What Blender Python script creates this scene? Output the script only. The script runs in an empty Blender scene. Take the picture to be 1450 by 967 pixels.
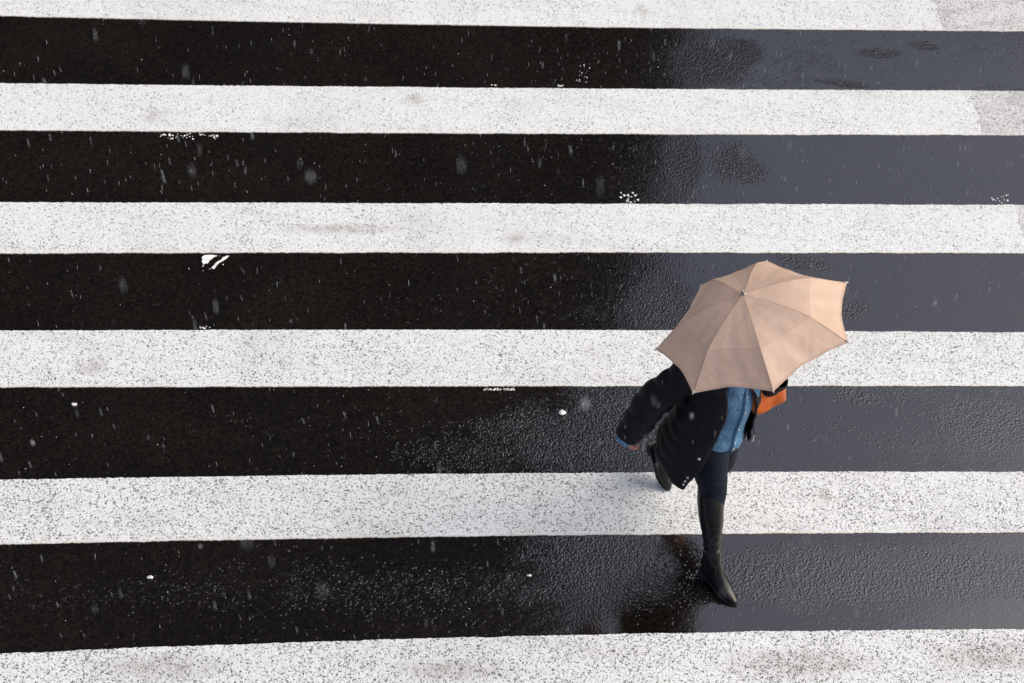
import bpy, bmesh, math, random
from mathutils import Vector, Matrix, noise

random.seed(7)
sc = bpy.context.scene
COL = sc.collection
R = math.radians

# ------------------------------------------------------------------ camera
F_PX, PITCH, ROLL, CAM_H = 2970.0, R(48.5262), R(6.48576), 8.6737   # fitted to the stripes (photo 1450 px wide)
_cp, _sp = math.cos(PITCH), math.sin(PITCH)


def at(px, py, z=0.0):
    """place on the level z that the photograph shows at pixel (px, py)"""
    u, v = (px - 725) / F_PX, -(py - 483.5) / F_PX
    c, s = math.cos(ROLL), math.sin(ROLL)
    u, v = c * u - s * v, s * u + c * v
    d = Vector((u, _cp + v * _sp, -_sp + v * _cp))
    return Vector((0, 0, CAM_H)) + d * ((CAM_H - z) / -d.z)


cam = bpy.data.objects.new('camera', bpy.data.cameras.new('camera'))
COL.objects.link(cam)
sc.camera = cam
cam.data.sensor_width = 36
cam.data.lens = 36 * F_PX / 1450
cam.data.clip_end = 2000
right0, up0, back = Vector((1, 0, 0)), Vector((0, _sp, _cp)), Vector((0, -_cp, _sp))
c_, s_ = math.cos(ROLL), math.sin(ROLL)
cr = right0 * c_ + up0 * s_
cu = -right0 * s_ + up0 * c_
cam.matrix_world = Matrix.Translation((0, 0, CAM_H)) @ Matrix((cr, cu, back)).transposed().to_4x4()
cam.data.dof.use_dof = True
cam.data.dof.focus_distance = 10.2
cam.data.dof.aperture_fstop = 4.0

# ------------------------------------------------------------------ light
w = bpy.data.worlds.new('World')
sc.world = w
w.use_nodes = True
nt = w.node_tree
sky = nt.nodes.new('ShaderNodeTexSky')
sky.sky_type = 'NISHITA'
sky.sun_disc = False
SUN_EL, SUN_AZ = R(41), R(82)
sky.sun_elevation, sky.sun_rotation = SUN_EL, SUN_AZ
sky.air_density, sky.dust_density, sky.ozone_density = 1.0, 6.0, 1.0
hs = nt.nodes.new('ShaderNodeHueSaturation')      # cloud cover: greyer than a clear sky
hs.inputs['Hue'].default_value = 0.515
hs.inputs['Saturation'].default_value = 0.74
nt.links.new(sky.outputs[0], hs.inputs['Color'])
nt.links.new(hs.outputs[0], nt.nodes['Background'].inputs[0])
nt.nodes['Background'].inputs[1].default_value = 0.15
sun = bpy.data.objects.new('sun', bpy.data.lights.new('sun', 'SUN'))
COL.objects.link(sun)
sun.data.energy = 0.5
sun.data.angle = R(85)
sun.data.color = (1.0, 0.975, 0.94)
sdir = Vector((math.sin(SUN_AZ) * math.cos(SUN_EL), math.cos(SUN_AZ) * math.cos(SUN_EL), math.sin(SUN_EL)))
sun.rotation_euler = sdir.to_track_quat('Z', 'Y').to_euler()
sun.location = sdir * 60
sc.view_settings.view_transform = 'Standard'
sc.view_settings.look = 'None'
sc.view_settings.gamma = 1
sc.view_settings.exposure = 0.50

# ------------------------------------------------------------------ node helpers


class NG:
    def __init__(s, name):
        s.m = bpy.data.materials.new(name)
        s.m.use_nodes = True
        s.t = s.m.node_tree
        s.b = s.t.nodes['Principled BSDF']

    def n(s, typ, **kw):
        nd = s.t.nodes.new(typ)
        for k, v in kw.items():
            setattr(nd, k, v)
        return nd

    def put(s, sock, v):
        if isinstance(v, (int, float)):
            sock.default_value = v
        elif isinstance(v, (tuple, list, Vector)):
            v = tuple(v)
            sock.default_value = v + (1,) if len(v) == 3 and len(sock.default_value) == 4 else v
        else:
            s.t.links.new(v, sock)

    def math(s, op, a, b=None, c=None, clamp=False):
        nd = s.n('ShaderNodeMath', operation=op, use_clamp=clamp)
        for i, v in enumerate((a, b, c)):
            if v is not None:
                s.put(nd.inputs[i], v)
        return nd.outputs[0]

    def vmath(s, op, a, b=None):
        nd = s.n('ShaderNodeVectorMath', operation=op)
        s.put(nd.inputs[0], a)
        if b is not None:
            s.put(nd.inputs[1], b)
        return nd.outputs['Value'] if op in ('LENGTH', 'DOT_PRODUCT') else nd.outputs[0]

    def map(s, v, a, b, c=0.0, d=1.0, smooth=True):
        nd = s.n('ShaderNodeMapRange', interpolation_type='SMOOTHSTEP' if smooth else 'LINEAR')
        s.put(nd.inputs[0], v)
        for i, x in enumerate((a, b, c, d)):
            s.put(nd.inputs[i + 1], x)
        return nd.outputs[0]

    def noise(s, vec, scale, detail=2.0, rough=0.5, dist=0.0, color=False):
        nd = s.n('ShaderNodeTexNoise')
        s.put(nd.inputs['Vector'], vec)
        s.put(nd.inputs['Scale'], scale)
        nd.inputs['Detail'].default_value = detail
        nd.inputs['Roughness'].default_value = rough
        nd.inputs['Distortion'].default_value = dist
        return nd.outputs['Color' if color else 'Fac']

    def voronoi(s, vec, scale, feature='F1', out='Distance'):
        nd = s.n('ShaderNodeTexVoronoi', feature=feature)
        s.put(nd.inputs['Vector'], vec)
        s.put(nd.inputs['Scale'], scale)
        return nd.outputs[out]

    def mix(s, fac, a, b):
        nd = s.n('ShaderNodeMix', data_type='RGBA')
        s.put(nd.inputs['Factor'], fac)
        s.put(nd.inputs[6], a)
        s.put(nd.inputs[7], b)
        return nd.outputs[2]

    def pos(s):
        return s.n('ShaderNodeNewGeometry').outputs['Position']

    def obj(s):
        return s.n('ShaderNodeTexCoord').outputs['Object']

    def uv(s):
        nd = s.n('ShaderNodeSeparateXYZ')
        s.t.links.new(s.n('ShaderNodeTexCoord').outputs['UV'], nd.inputs[0])
        return nd.outputs[0], nd.outputs[1]

    def blob(s, vec, px, py, rx, ry, r0=0.3, r1=1.0, ang=0.0):
        """soft patch on the road round pixel (px, py), rx by ry metres"""
        p = at(px, py)
        d = s.vmath('SUBTRACT', vec, (p.x, p.y, 0))
        if ang:
            nd = s.n('ShaderNodeVectorRotate', rotation_type='Z_AXIS')
            s.put(nd.inputs['Vector'], d)
            nd.inputs['Angle'].default_value = ang
            d = nd.outputs[0]
        d = s.vmath('MULTIPLY', d, (1 / rx, 1 / ry, 0))
        return s.map(s.vmath('LENGTH', d), r0, r1, 1.0, 0.0)

    def bump(s, h, dist, strength=1.0):
        nd = s.n('ShaderNodeBump')
        s.put(nd.inputs['Height'], h)
        nd.inputs['Distance'].default_value = dist
        s.put(nd.inputs['Strength'], strength)
        s.t.links.new(nd.outputs[0], s.b.inputs['Normal'])

    def set(s, **kw):
        for k, v in kw.items():
            s.put(s.b.inputs[k.replace('_', ' ')], v)
        return s.m


def plain(name, col, rough=0.5, metal=0.0, spec=0.5, nscale=40.0, namt=0.25, bump=0.0, bscale=200.0):
    g = NG(name)
    p = g.obj()
    f = g.noise(p, nscale, 4)
    k = g.map(f, 0.3, 0.7, 1 - namt, 1 + namt)
    c = g.vmath('MULTIPLY', tuple(col), (1, 1, 1))
    nd = g.n('ShaderNodeVectorMath', operation='SCALE')
    g.put(nd.inputs[0], tuple(col))
    g.put(nd.inputs['Scale'], k)
    g.set(Base_Color=nd.outputs[0], Roughness=rough, Metallic=metal)
    g.b.inputs['Specular IOR Level'].default_value = spec
    if bump:
        g.bump(g.noise(p, bscale, 3), bump)
    return g.m


# ------------------------------------------------------------------ wet asphalt
def asphalt():
    g = NG('wet_asphalt')
    p = g.pos()
    warp = g.vmath('SUBTRACT', g.noise(p, 60, 2, color=True), (0.5, 0.5, 0.5))
    wv = g.vmath('ADD', p, g.vmath('MULTIPLY', warp, (0.012, 0.012, 0)))
    v1 = g.voronoi(wv, 82, 'F1')
    c1 = g.vmath('DOT_PRODUCT', g.voronoi(wv, 82, 'F1', 'Color'), (0.5, 0.5, 0.0))   # each stone its own height
    dome = g.math('SUBTRACT', 1.0, g.math('MULTIPLY', g.math('MULTIPLY', v1, v1), 1.9), clamp=True)
    fine = g.noise(p, 120, 2.0, 0.55)
    h = g.math('ADD', g.math('MULTIPLY', g.math('MULTIPLY', dome, g.map(c1, 0.0, 1.0, 0.25, 1.0, False)), 0.55), g.math('MULTIPLY', fine, 0.38))
    # h lies around 0.55 - 0.9 ; the water stands above most of it where the road is flooded
    dry = None
    for b in (
        (520, 832, 3.0, 0.26, 0.1, 1.0, -R(8.8), 0.52), (880, 800, 0.8, 0.5, 0.1, 1.0, 0, 0.7), (1150, 815, 1.2, 0.30, 0.1, 1.0, -R(8.8)),
        (1370, 812, 0.9, 0.26, 0.1, 1.0, -R(8.8)), (800, 620, 1.0, 0.4, 0.1, 1.0, 0, 0.8), (900, 590, 0.6, 0.4, 0.1, 1.0, 0),
        (1045, 235, 0.26, 0.34, 0.0, 1.0, R(-25)), (1005, 90, 0.34, 0.34, 0.0, 1.0, 0), (1050, 75, 0.2, 0.2, 0.1, 1.0, 0),
        (1245, 75, 0.24, 0.07, 0.1, 1.0, R(-10)), (1310, 65, 0.14, 0.06, 0.1, 1.0, 0), (1195, 118, 0.3, 0.06, 0.1, 1.0, 0),
        (1205, 440, 0.2, 0.12, 0.2, 1.0, R(-30)), (1140, 372, 0.25, 0.09, 0.2, 1.0, 0), (938, 430, 0.28, 0.34, 0.0, 1.0, 0),
        (968, 235, 0.16, 0.45, 0.0, 1.0, 0), (1215, 562, 0.2, 0.10, 0.2, 1.0, 0), (1400, 600, 0.5, 0.3, 0.1, 1.0, 0),
        (650, 640, 0.7, 0.3, 0.1, 1.0, 0, 0.6), (1260, 130, 1.6, 0.5, 0.0, 1.0, 0, 0.3), (1250, 560, 1.5, 0.7, 0.0, 1.0, 0, 0.35)):
        v = g.blob(p, *b[:7])
        if len(b) > 7:
            v = g.math('MULTIPLY', v, b[7])
        dry = v if dry is None else g.math('MAXIMUM', dry, v)
    wob = g.math('SUBTRACT', g.noise(p, 6.0, 5, 0.68), 0.5)
    wob2 = g.math('SUBTRACT', g.noise(g.vmath('MULTIPLY', p, (0.6, 1.6, 1)), 1.7, 3), 0.5)
    rough_ = g.math('ADD', g.math('MULTIPLY', dry, 0.95), g.math('ADD', g.math('MULTIPLY', wob, 1.1), g.math('MULTIPLY', wob2, 0.7)))
    bare = g.map(rough_, 0.02, 0.95, 0.0, 1.0)          # 0 under a film of water, 1 bare wet grain
    amp = g.math('ADD', 0.26, g.math('MULTIPLY', bare, 1.5))
    # single stones standing out of the film
    thr = g.math('SUBTRACT', 0.86, g.math('MULTIPLY', g.math('MINIMUM', bare, 0.5), 0.55))
    out_ = g.map(c1, thr, g.math('ADD', thr, 0.06), 0.0, 1.0)
    knob = g.math('MULTIPLY', g.math('MULTIPLY', out_, g.map(v1, 0.15, 0.55, 1.0, 0.0)), 0.30)
    hh = g.math('ADD', g.math('MULTIPLY', g.math('SUBTRACT', h, 0.46), amp), g.math('MULTIPLY', knob, g.map(bare, 0.15, 0.8, 1.7, 0.5, False)))
    out = g.math('ADD', g.math('MULTIPLY', bare, 0.02), g.math('MULTIPLY', knob, 0.3))
    ripple = g.noise(p, 9, 2)
    g.bump(g.math('ADD', hh, g.math('MULTIPLY', ripple, 0.05)), 0.00135, 1.0)
    stone = g.voronoi(wv, 82, 'F1', 'Color')
    sv = g.vmath('DOT_PRODUCT', stone, (0.33, 0.33, 0.33))
    k = g.map(sv, 0.2, 0.85, 0.003, 0.010)
    k = g.math('MULTIPLY', k, g.map(g.noise(p, 1.3, 3), 0.3, 0.7, 0.8, 1.2))
    cmb = g.n('ShaderNodeCombineXYZ')
    g.put(cmb.inputs[0], g.math('MULTIPLY', k, 1.18))
    g.put(cmb.inputs[1], g.math('MULTIPLY', k, 0.95))
    g.put(cmb.inputs[2], g.math('MULTIPLY', k, 0.74))
    rough = g.map(out, 0.0, 0.15, 0.06, 0.2)
    g.set(Base_Color=cmb.outputs[0], Roughness=rough, IOR=1.68)
    g.b.inputs['Specular IOR Level'].default_value = 0.95
    return g.m


# ------------------------------------------------------------------ road paint
SMUDGES = ((215, 165, 0.10, 0.09), (130, 520, 0.12, 0.09), (590, 140, 0.12, 0.08), (730, 338, 0.12, 0.06), (230, 945, 0.5, 0.12),
           (1130, 940, 0.6, 0.14), (1400, 930, 0.4, 0.13), (480, 325, 0.5, 0.06), (910, 15, 0.05, 0.1), (1168, 703, 0.05, 0.08), (640, 950, 0.4, 0.1))


def paint(worn=False):
    g = NG('worn_road_paint' if worn else 'white_road_paint')
    p = g.pos()
    u, v = g.uv()
    warp = g.vmath('SUBTRACT', g.noise(p, 90, 2, color=True), (0.5, 0.5, 0.5))
    wv = g.vmath('ADD', p, g.vmath('MULTIPLY', warp, (0.016, 0.016, 0)))
    grain = g.noise(wv, 118, 2.0, 0.55)          # pits between the aggregate
    big = g.noise(p, 2.3, 4, 0.6)
    mid = g.noise(p, 17, 3, 0.6)
    # more pits towards the near edge of the crossing where the coat is thinner
    yy = g.n('ShaderNodeSeparateXYZ')
    g.put(yy.inputs[0], p)
    near = g.map(yy.outputs[1], 6.0, 9.2, 0.052, 0.0)
    thr = g.math('ADD', g.math('ADD', 0.375 if not worn else 0.42, near),
                 g.math('ADD', g.math('MULTIPLY', g.math('SUBTRACT', big, 0.5), 0.13), g.math('MULTIPLY', g.math('SUBTRACT', mid, 0.5), 0.10)))
    d = g.math('SUBTRACT', grain, thr)
    pit = g.map(d, -0.075, 0.055, 1.0, 0.0)
    pit = g.math('MULTIPLY', pit, g.map(v, 0.01, 0.07, 0.15, 1.0))
    mott = g.noise(p, 150, 2, 0.6)
    dirt = None
    for s in SMUDGES:
        b = g.blob(p, s[0], s[1], s[2], s[3], 0.1, 1.0, -R(8.8))
        dirt = b if dirt is None else g.math('MAXIMUM', dirt, b)
    dirt = g.math('MULTIPLY', dirt, g.map(mid, 0.3, 0.6, 0.3, 1.0))
    streak = g.noise(g.vmath('MULTIPLY', p, (0.7, 9, 1)), 1.6, 4, 0.6)
    white = (0.765, 0.785, 0.79) if not worn else (0.72, 0.72, 0.73)
    base = g.mix(g.map(streak, 0.46, 0.72, 0.0, 0.4), white, (0.62, 0.62, 0.63))
    base = g.mix(g.map(g.noise(p, 1.1, 5, 0.7), 0.48, 0.75, 0.0, 0.45), base, (0.52, 0.52, 0.53))
    base = g.mix(g.math('MULTIPLY', dirt, 0.75), base, (0.42, 0.41, 0.40))
    if worn:
        wear = g.map(g.noise(g.vmath('MULTIPLY', p, (1, 4, 1)), 3.5, 5, 0.65), 0.42, 0.66, 0.0, 0.55)
        base = g.mix(g.math('MULTIPLY', wear, g.map(g.noise(p, 120, 2), 0.35, 0.6, 1.0, 0.3)), base, (0.16, 0.16, 0.165))
    # older cream coat peeping out along the near edge
    fr = g.math('MULTIPLY', g.map(v, 0.0, 0.030, 1.0, 0.0), g.map(g.noise(p, 8, 3), 0.35, 0.6, 0.3, 0.9))
    base = g.mix(fr, base, (0.60, 0.52, 0.42))
    base = g.mix(g.map(mott, 0.34, 0.58, 0.42, 0.0), base, (0.36, 0.36, 0.36))
    base = g.mix(g.math('MULTIPLY', pit, 0.88), base, (0.05, 0.049, 0.048))
    g.bump(g.math('ADD', g.map(d, -0.07, 0.09, 0.0, 1.0), g.math('MULTIPLY', grain, 0.6)), 0.0016, 0.8)
    g.set(Base_Color=base, Roughness=g.map(mid, 0.3, 0.7, 0.32, 0.55), IOR=1.4)
    return g.m


M = {}
M['asphalt'] = asphalt()
M['paint'] = paint()
M['worn'] = paint(True)
M['chip'] = plain('old_paint_chip', (0.8, 0.8, 0.79), 0.5, bump=0.001)
M['pebble'] = plain('pale_pebble', (0.72, 0.71, 0.70), 0.4)
M['sleet'] = plain('wet_sleet', (0.42, 0.43, 0.45), 0.3)
M['leather'] = plain('black_leather', (0.004, 0.004, 0.0043), 0.24, spec=0.32, nscale=18, namt=0.3, bump=0.0012, bscale=90)
M['rubber'] = plain('black_rubber', (0.012, 0.012, 0.012), 0.6)
M['skin'] = plain('skin', (0.50, 0.22, 0.16), 0.45, nscale=30, namt=0.12)
M['hair'] = plain('dark_brown_hair', (0.02, 0.013, 0.009), 0.4, nscale=150, namt=0.5, bump=0.002, bscale=160)
M['eye'] = plain('eye_white', (0.7, 0.7, 0.7), 0.2, namt=0.02)
M['lip'] = plain('lips', (0.45, 0.14, 0.12), 0.4)
M['pearl'] = plain('pearl_snap', (0.55, 0.50, 0.46), 0.25, namt=0.08)
M['brass'] = plain('brass', (0.75, 0.50, 0.22), 0.3, metal=1.0)
M['steel'] = plain('steel', (0.38, 0.37, 0.37), 0.3, metal=1.0, namt=0.1)
M['black_plastic'] = plain('black_plastic', (0.02, 0.02, 0.02), 0.4)
M['facade'] = plain('dark_brown_granite', (0.035, 0.032, 0.029), 0.6, nscale=2)
M['glass'] = plain('dark_window_glass', (0.012, 0.012, 0.013), 0.25, nscale=1, spec=0.2)


def fabric(name, col, weave=900.0, rough=0.85, fold=0.004, fscale=14.0, sheen=0.0, fade=None, spec=0.25):
    g = NG(name)
    p = g.obj()
    f = g.noise(p, fscale, 4, 0.6, 0.6)
    f2 = g.noise(p, 60, 3)
    base = g.mix(g.map(f, 0.35, 0.7), tuple(c * 0.94 for c in col), tuple(c * 1.06 for c in col))
    if fade:
        base = g.mix(g.map(f2, 0.40, 0.75, 0.0, 0.14), base, fade)
    g.set(Base_Color=base, Roughness=rough)
    g.b.inputs['Specular IOR Level'].default_value = spec
    if sheen:
        g.b.inputs['Sheen Weight'].default_value = sheen
    g.bump(g.math('ADD', f, g.math('MULTIPLY', g.noise(p, weave, 1), 0.05)), fold)
    return g.m


M['jacket'] = fabric('navy_black_nylon', (0.0040, 0.0038, 0.0078), rough=0.6, fold=0.012, fscale=11, spec=0.27)
M['denim'] = fabric('washed_denim', (0.115, 0.235, 0.385), rough=0.85, fold=0.02, fscale=16, fade=(0.17, 0.33, 0.52))
M['jeans'] = fabric('dark_indigo_jeans', (0.003, 0.006, 0.017), rough=0.8, fold=0.010, fscale=18, fade=(0.005, 0.010, 0.028))
M['tan'] = plain('orange_tan_leather', (0.42, 0.085, 0.011), 0.32, nscale=9, namt=0.35, bump=0.0015, bscale=60)


def canopy_mat():
    g = NG('beige_nylon')
    p = g.obj()
    u, v = g.uv()
    f = g.noise(p, 7, 4, 0.6, 1.2)
    base = g.mix(g.map(f, 0.3, 0.7), (0.78, 0.56, 0.43), (0.83, 0.61, 0.48))
    edge = g.math('MINIMUM', u, g.math('SUBTRACT', 1.0, u))
    seam = g.map(edge, 0.004, 0.014, 1.0, 0.0)
    base = g.mix(g.math('MULTIPLY', seam, 0.55), base, (0.26, 0.16, 0.12))
    fold = g.math('ABSOLUTE', g.math('SUBTRACT', v, 0.655))
    fold2 = g.math('ABSOLUTE', g.math('SUBTRACT', v, 0.30))
    base = g.mix(g.math('MULTIPLY', g.map(fold, 0.002, 0.007, 1.0, 0.0), 0.22), base, (0.34, 0.22, 0.17))
    base = g.mix(g.math('MULTIPLY', g.map(fold2, 0.002, 0.007, 1.0, 0.0), 0.16), base, (0.34, 0.22, 0.17))
    hem = g.map(v, 0.968, 0.976, 0.0, 1.0)
    base = g.mix(g.math('MULTIPLY', hem, 0.25), base, (0.36, 0.24, 0.18))
    hh = g.math('MULTIPLY', f, 1.2)
    rad_ = g.n('ShaderNodeCombineXYZ')
    g.put(rad_.inputs[0], g.math('MULTIPLY', u, 9.0))
    g.put(rad_.inputs[1], g.math('MULTIPLY', v, 2.2))
    rw = g.noise(rad_.outputs[0], 1.6, 4, 0.6, 0.8)
    g.bump(g.math('ADD', hh, g.math('ADD', g.math('MULTIPLY', g.noise(p, 28, 3), 0.4), g.math('MULTIPLY', rw, 0.22))), 0.0036, 1.0)
    g.set(Base_Color=base, Roughness=0.55)
    g.b.inputs['Specular IOR Level'].default_value = 0.35
    tr = g.n('ShaderNodeBsdfTranslucent')
    g.put(tr.inputs[0], base)
    mx = g.n('ShaderNodeMixShader')
    mx.inputs[0].default_value = 0.38
    g.t.links.new(g.b.outputs[0], mx.inputs[1])
    g.t.links.new(tr.outputs[0], mx.inputs[2])
    g.t.links.new(mx.outputs[0], g.t.nodes['Material Output'].inputs[0])
    return g.m


M['canopy'] = canopy_mat()

# ------------------------------------------------------------------ mesh helpers


def link(name, bm, mat, parent=None, smooth=True, mods=()):
    me = bpy.data.meshes.new(name)
    bm.to_mesh(me)
    bm.free()
    o = bpy.data.objects.new(name, me)
    COL.objects.link(o)
    me.materials.append(M[mat])
    if smooth:
        for p in me.polygons:
            p.use_smooth = True
    if parent:
        o.parent = parent
        o.matrix_parent_inverse = Matrix.Translation(-parent.location) if parent.location.length else Matrix()
    return o


def tag(o, label=None, cat=None, group=None, kind=None):
    for k, v in (('label', label), ('category', cat), ('group', group), ('kind', kind)):
        if v:
            o[k] = v
    return o


def empty(name, loc):
    o = bpy.data.objects.new(name, None)
    COL.objects.link(o)
    o.location = loc
    o.empty_display_size = 0.1
    return o


def loft(bm, rings, closed=True, cap0=False, cap1=False):
    vs = [[bm.verts.new(p) for p in r] for r in rings]
    n = len(rings[0])
    for a, b in zip(vs, vs[1:]):
        for i in range(n if closed else n - 1):
            j = (i + 1) % n
            bm.faces.new((a[i], a[j], b[j], b[i]))
    if cap0:
        bm.faces.new(list(reversed(vs[0])))
    if cap1:
        bm.faces.new(vs[-1])
    return vs


def cr_spline(pts, n, closed=False):
    """Catmull-Rom through tuples / Vectors"""
    pts = [Vector(p) for p in pts]
    out = []
    m = len(pts)
    segs = m if closed else m - 1
    for k in range(n if closed else n):
        t = k / (n if closed else n - 1) * segs
        i = min(int(t), segs - 1)
        f = t - i
        def g(j):
            return pts[j % m] if closed else pts[max(0, min(m - 1, j))]
        a, b, c, d = g(i - 1), g(i), g(i + 1), g(i + 2)
        out.append(0.5 * ((2 * b) + (c - a) * f + (2 * a - 5 * b + 4 * c - d) * f * f + (3 * b - a - 3 * c + d) * f ** 3))
    return out


def tube(bm, path, radii, n=16, cap=True, samples=None, flat=1.0, flat_dir=None, wob=None):
    """round tube along a path; radii may be per path point; wob(t, ang) scales the radius"""
    if samples:
        rr = cr_spline([(r, 0, 0) for r in radii], samples)
        radii = [v.x for v in rr]
        path = cr_spline(path, samples)
    path = [Vector(p) for p in path]
    rings = []
    ref = None
    for i, p in enumerate(path):
        tdir = (path[min(i + 1, len(path) - 1)] - path[max(i - 1, 0)]).normalized()
        if ref is None:
            ref = Vector(flat_dir) if flat_dir is not None else (Vector((0, 0, 1)) if abs(tdir.z) < 0.9 else Vector((1, 0, 0)))
        a = (ref - tdir * ref.dot(tdir)).normalized()
        ref = a
        b = tdir.cross(a)
        ring = []
        for k in range(n):
            th = 2 * math.pi * k / n
            r = radii[i] * (wob(i / (len(path) - 1), th) if wob else 1.0)
            ring.append(p + a * (math.cos(th) * r * flat) + b * (math.sin(th) * r))
        rings.append(ring)
    loft(bm, rings, True, cap, cap)


def ball(bm, c, r, seg=12, scale=(1, 1, 1), rot=None):
    m = Matrix.Translation(c) @ (rot.to_4x4() if rot else Matrix()) @ Matrix.Diagonal((*scale, 1))
    bmesh.ops.create_uvsphere(bm, u_segments=seg, v_segments=max(6, seg * 2 // 3), radius=r, matrix=m)


def box(bm, c, size, rot=None, bevel=0.0):
    m = Matrix.Translation(c) @ (rot.to_4x4() if rot else Matrix()) @ Matrix.Diagonal((*size, 1))
    r = bmesh.ops.create_cube(bm, size=1, matrix=m)
    if bevel:
        es = list({e for v in r['verts'] for e in v.link_edges})
        bmesh.ops.bevel(bm, geom=es, offset=bevel, segments=3, affect='EDGES')


def disc_stud(bm, c, nrm, r, h):
    q = Vector(nrm).to_track_quat('Z', 'Y').to_matrix()
    ball(bm, c, r, 10, (1, 1, h / r), q)


# ------------------------------------------------------------------ road
bm = bmesh.new()
for x, y in ((-400, -400), (400, -400), (400, 400), (-400, 400)):
    bm.verts.new((x, y, 0))
bm.faces.new(bm.verts)
tag(link('road', bm, 'asphalt', smooth=False), kind='structure')

# ------------------------------------------------------------------ crosswalk stripes
YAW = R(8.84585)
SU, SW = Vector((math.cos(YAW), math.sin(YAW), 0)), Vector((-math.sin(YAW), math.cos(YAW), 0))
XS = [0, 240, 605, 845, 1210, 1450]
EDGE = dict(S0b=[22.8, 28.8, 35.1, 38.4, 43.4, 44.4], S1t=[118.2, 121.2, 124.2, 125.7, 128.1, 129.1], S1b=[184.8, 186.8, 189.2, 189.9, 191.4, 191.7],
            S2t=[286.8, 287.6, 288.2, 288.7, 290.0, 290.7], S2b=[359.2, 358.8, 358.2, 357.9, 358.4, 359.3], S3t=[468.9, 468.0, 467.5, 467.7, 469.9, 471.3],
            S3b=[549.1, 548.0, 547.5, 547.3, 547.1, 547.1], S4t=[679.8, 676.1, 671.5, 669.8, 668.5, 668.8], S4b=[771.5, 766.2, 760.6, 757.9, 755.3, 754.9],
            S5t=[925.8, 916.9, 904.6, 898.6, 893, 891.3])


def solve3(A, b):
    m = Matrix(A)
    return m.inverted() @ Vector(b)


def quad_fit(us, ws):
    S = [sum(u ** k for u in us) for k in range(5)]
    T = [sum(wv * u ** k for u, wv in zip(us, ws)) for k in range(3)]
    return solve3([[S[0], S[1], S[2]], [S[1], S[2], S[3]], [S[2], S[3], S[4]]], T)


FIT = {}
for k, ys in EDGE.items():
    P = [at(x, y) for x, y in zip(XS, ys)]
    FIT[k] = quad_fit([q.dot(SU) for q in P], [q.dot(SW) for q in P])


def edge_w(k, u):
    off = 0.0
    if k == 'S0t':
        k, off = 'S0b', 0.40
    if k == 'S5b':
        k, off = 'S5t', -0.40
    c = FIT[k]
    uc = max(-2.6, min(4.4, u))
    return c[0] + c[1] * uc + c[2] * uc * uc + (c[1] + 2 * c[2] * uc) * (u - uc) + off


def rag(u, seed, amp=0.0035):
    return amp * (noise.noise((u * 45, seed, 0)) + 0.8 * noise.noise((u * 130, seed, 3)) + 1.2 * noise.noise((u * 6, seed, 5)))


def stripe_mesh(i, u0, u1, z, slope0=0.0, slope1=0.0, step=0.007):
    bm = bmesh.new()
    uvl = bm.loops.layers.uv.new('UVMap')
    n = int((u1 - u0) / step)
    V = [0, 0.03, 0.06] + [0.06 + 0.91 * k / (24 if slope1 else 4) for k in range(1, 25 if slope1 else 5)] + [1.0]
    rows = []
    for a in range(n + 1):
        u = u0 + (u1 - u0) * a / n
        b, t = edge_w(f'S{i}b', u) + rag(u, i * 7.3 + 1), edge_w(f'S{i}t', u) + rag(u, i * 7.3 + 4)
        row = []
        for v in V:
            r0, r1 = max(0.0, 1 - (u - u0) / 0.5), max(0.0, 1 - (u1 - u) / 0.5)
            rg = 0.030 * noise.noise((v * 9, i, 1)) + 0.016 * noise.noise((v * 40, i, 1))
            sh = (slope0 * v + rg) * r0 + (slope1 * v + rg) * r1
            p = SU * (u + sh) + SW * (b + (t - b) * v)
            row.append((bm.verts.new((p.x, p.y, z)), (u, v)))
        rows.append(row)
    for A, B in zip(rows, rows[1:]):
        for k in range(len(V) - 1):
            q = (A[k], B[k], B[k + 1], A[k + 1])
            f = bm.faces.new([x[0] for x in q])
            for lp, x in zip(f.loops, q):
                lp[uvl].uv = x[1]
    # the coat has a thickness: a skirt down to the asphalt
    for idx in (0, -1):
        for A, B in zip(rows, rows[1:]):
            a, b = A[idx], B[idx]
            lo = [bm.verts.new((x[0].co.x, x[0].co.y, 0.0006)) for x in (a, b)]
            q = [(a, lo[0]), (b, lo[1])]
            f = bm.faces.new((a[0], b[0], lo[1], lo[0]) if idx == -1 else (b[0], a[0], lo[0], lo[1]))
            for lp in f.loops:
                lp[uvl].uv = a[1]
    return bm


SL = ['white crossing stripe along the top edge of the photo, furthest from the walker',
      'second white stripe from the top, its right end worn grey below the topmost stripe',
      'third white stripe from the top, just beyond the umbrella, torn paint scraps below it',
      'white stripe crossed by the beige umbrella, with one grey smudge near its left end',
      'heavily pitted white stripe behind the walker\'s front boot shaft, with a beige lower edge',
      'white stripe along the bottom edge of the photo, nearest, with broad grey tyre smears']
WORN = {0: ((1335, 41), (1320, 1)), 1: ((1391, 190), (1374, 131)), 2: ((1452, 350), (1436, 292))}
for i in range(6):
    z = 0.004
    u0 = min(at(-20, y).dot(SU) for y in (0, 480, 960)) - 0.9
    u1 = max(at(1470, y).dot(SU) for y in (0, 480, 960)) + 0.5
    if i in WORN:
        lo, hi = at(*WORN[i][0]), at(*WORN[i][1])
        sl = (hi - lo).dot(SU) / ((hi - lo).dot(SW) or 1) * 0.40
        ue = lo.dot(SU)
        o = link('crosswalk_stripe', stripe_mesh(i, u0, ue, z, 0, sl), 'paint', smooth=False)
        wn = link('worn_end', stripe_mesh(i, ue - 0.12, u1, 0.0022, sl, 0), 'worn', o, smooth=False)
        wn['label'] = 'worn grey older paint at the right end of the stripe'
    else:
        o = link('crosswalk_stripe', stripe_mesh(i, u0, u1, z), 'paint', smooth=False)
    tag(o, SL[i], 'crosswalk stripe', 'white stripes of the zebra crossing')


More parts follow.
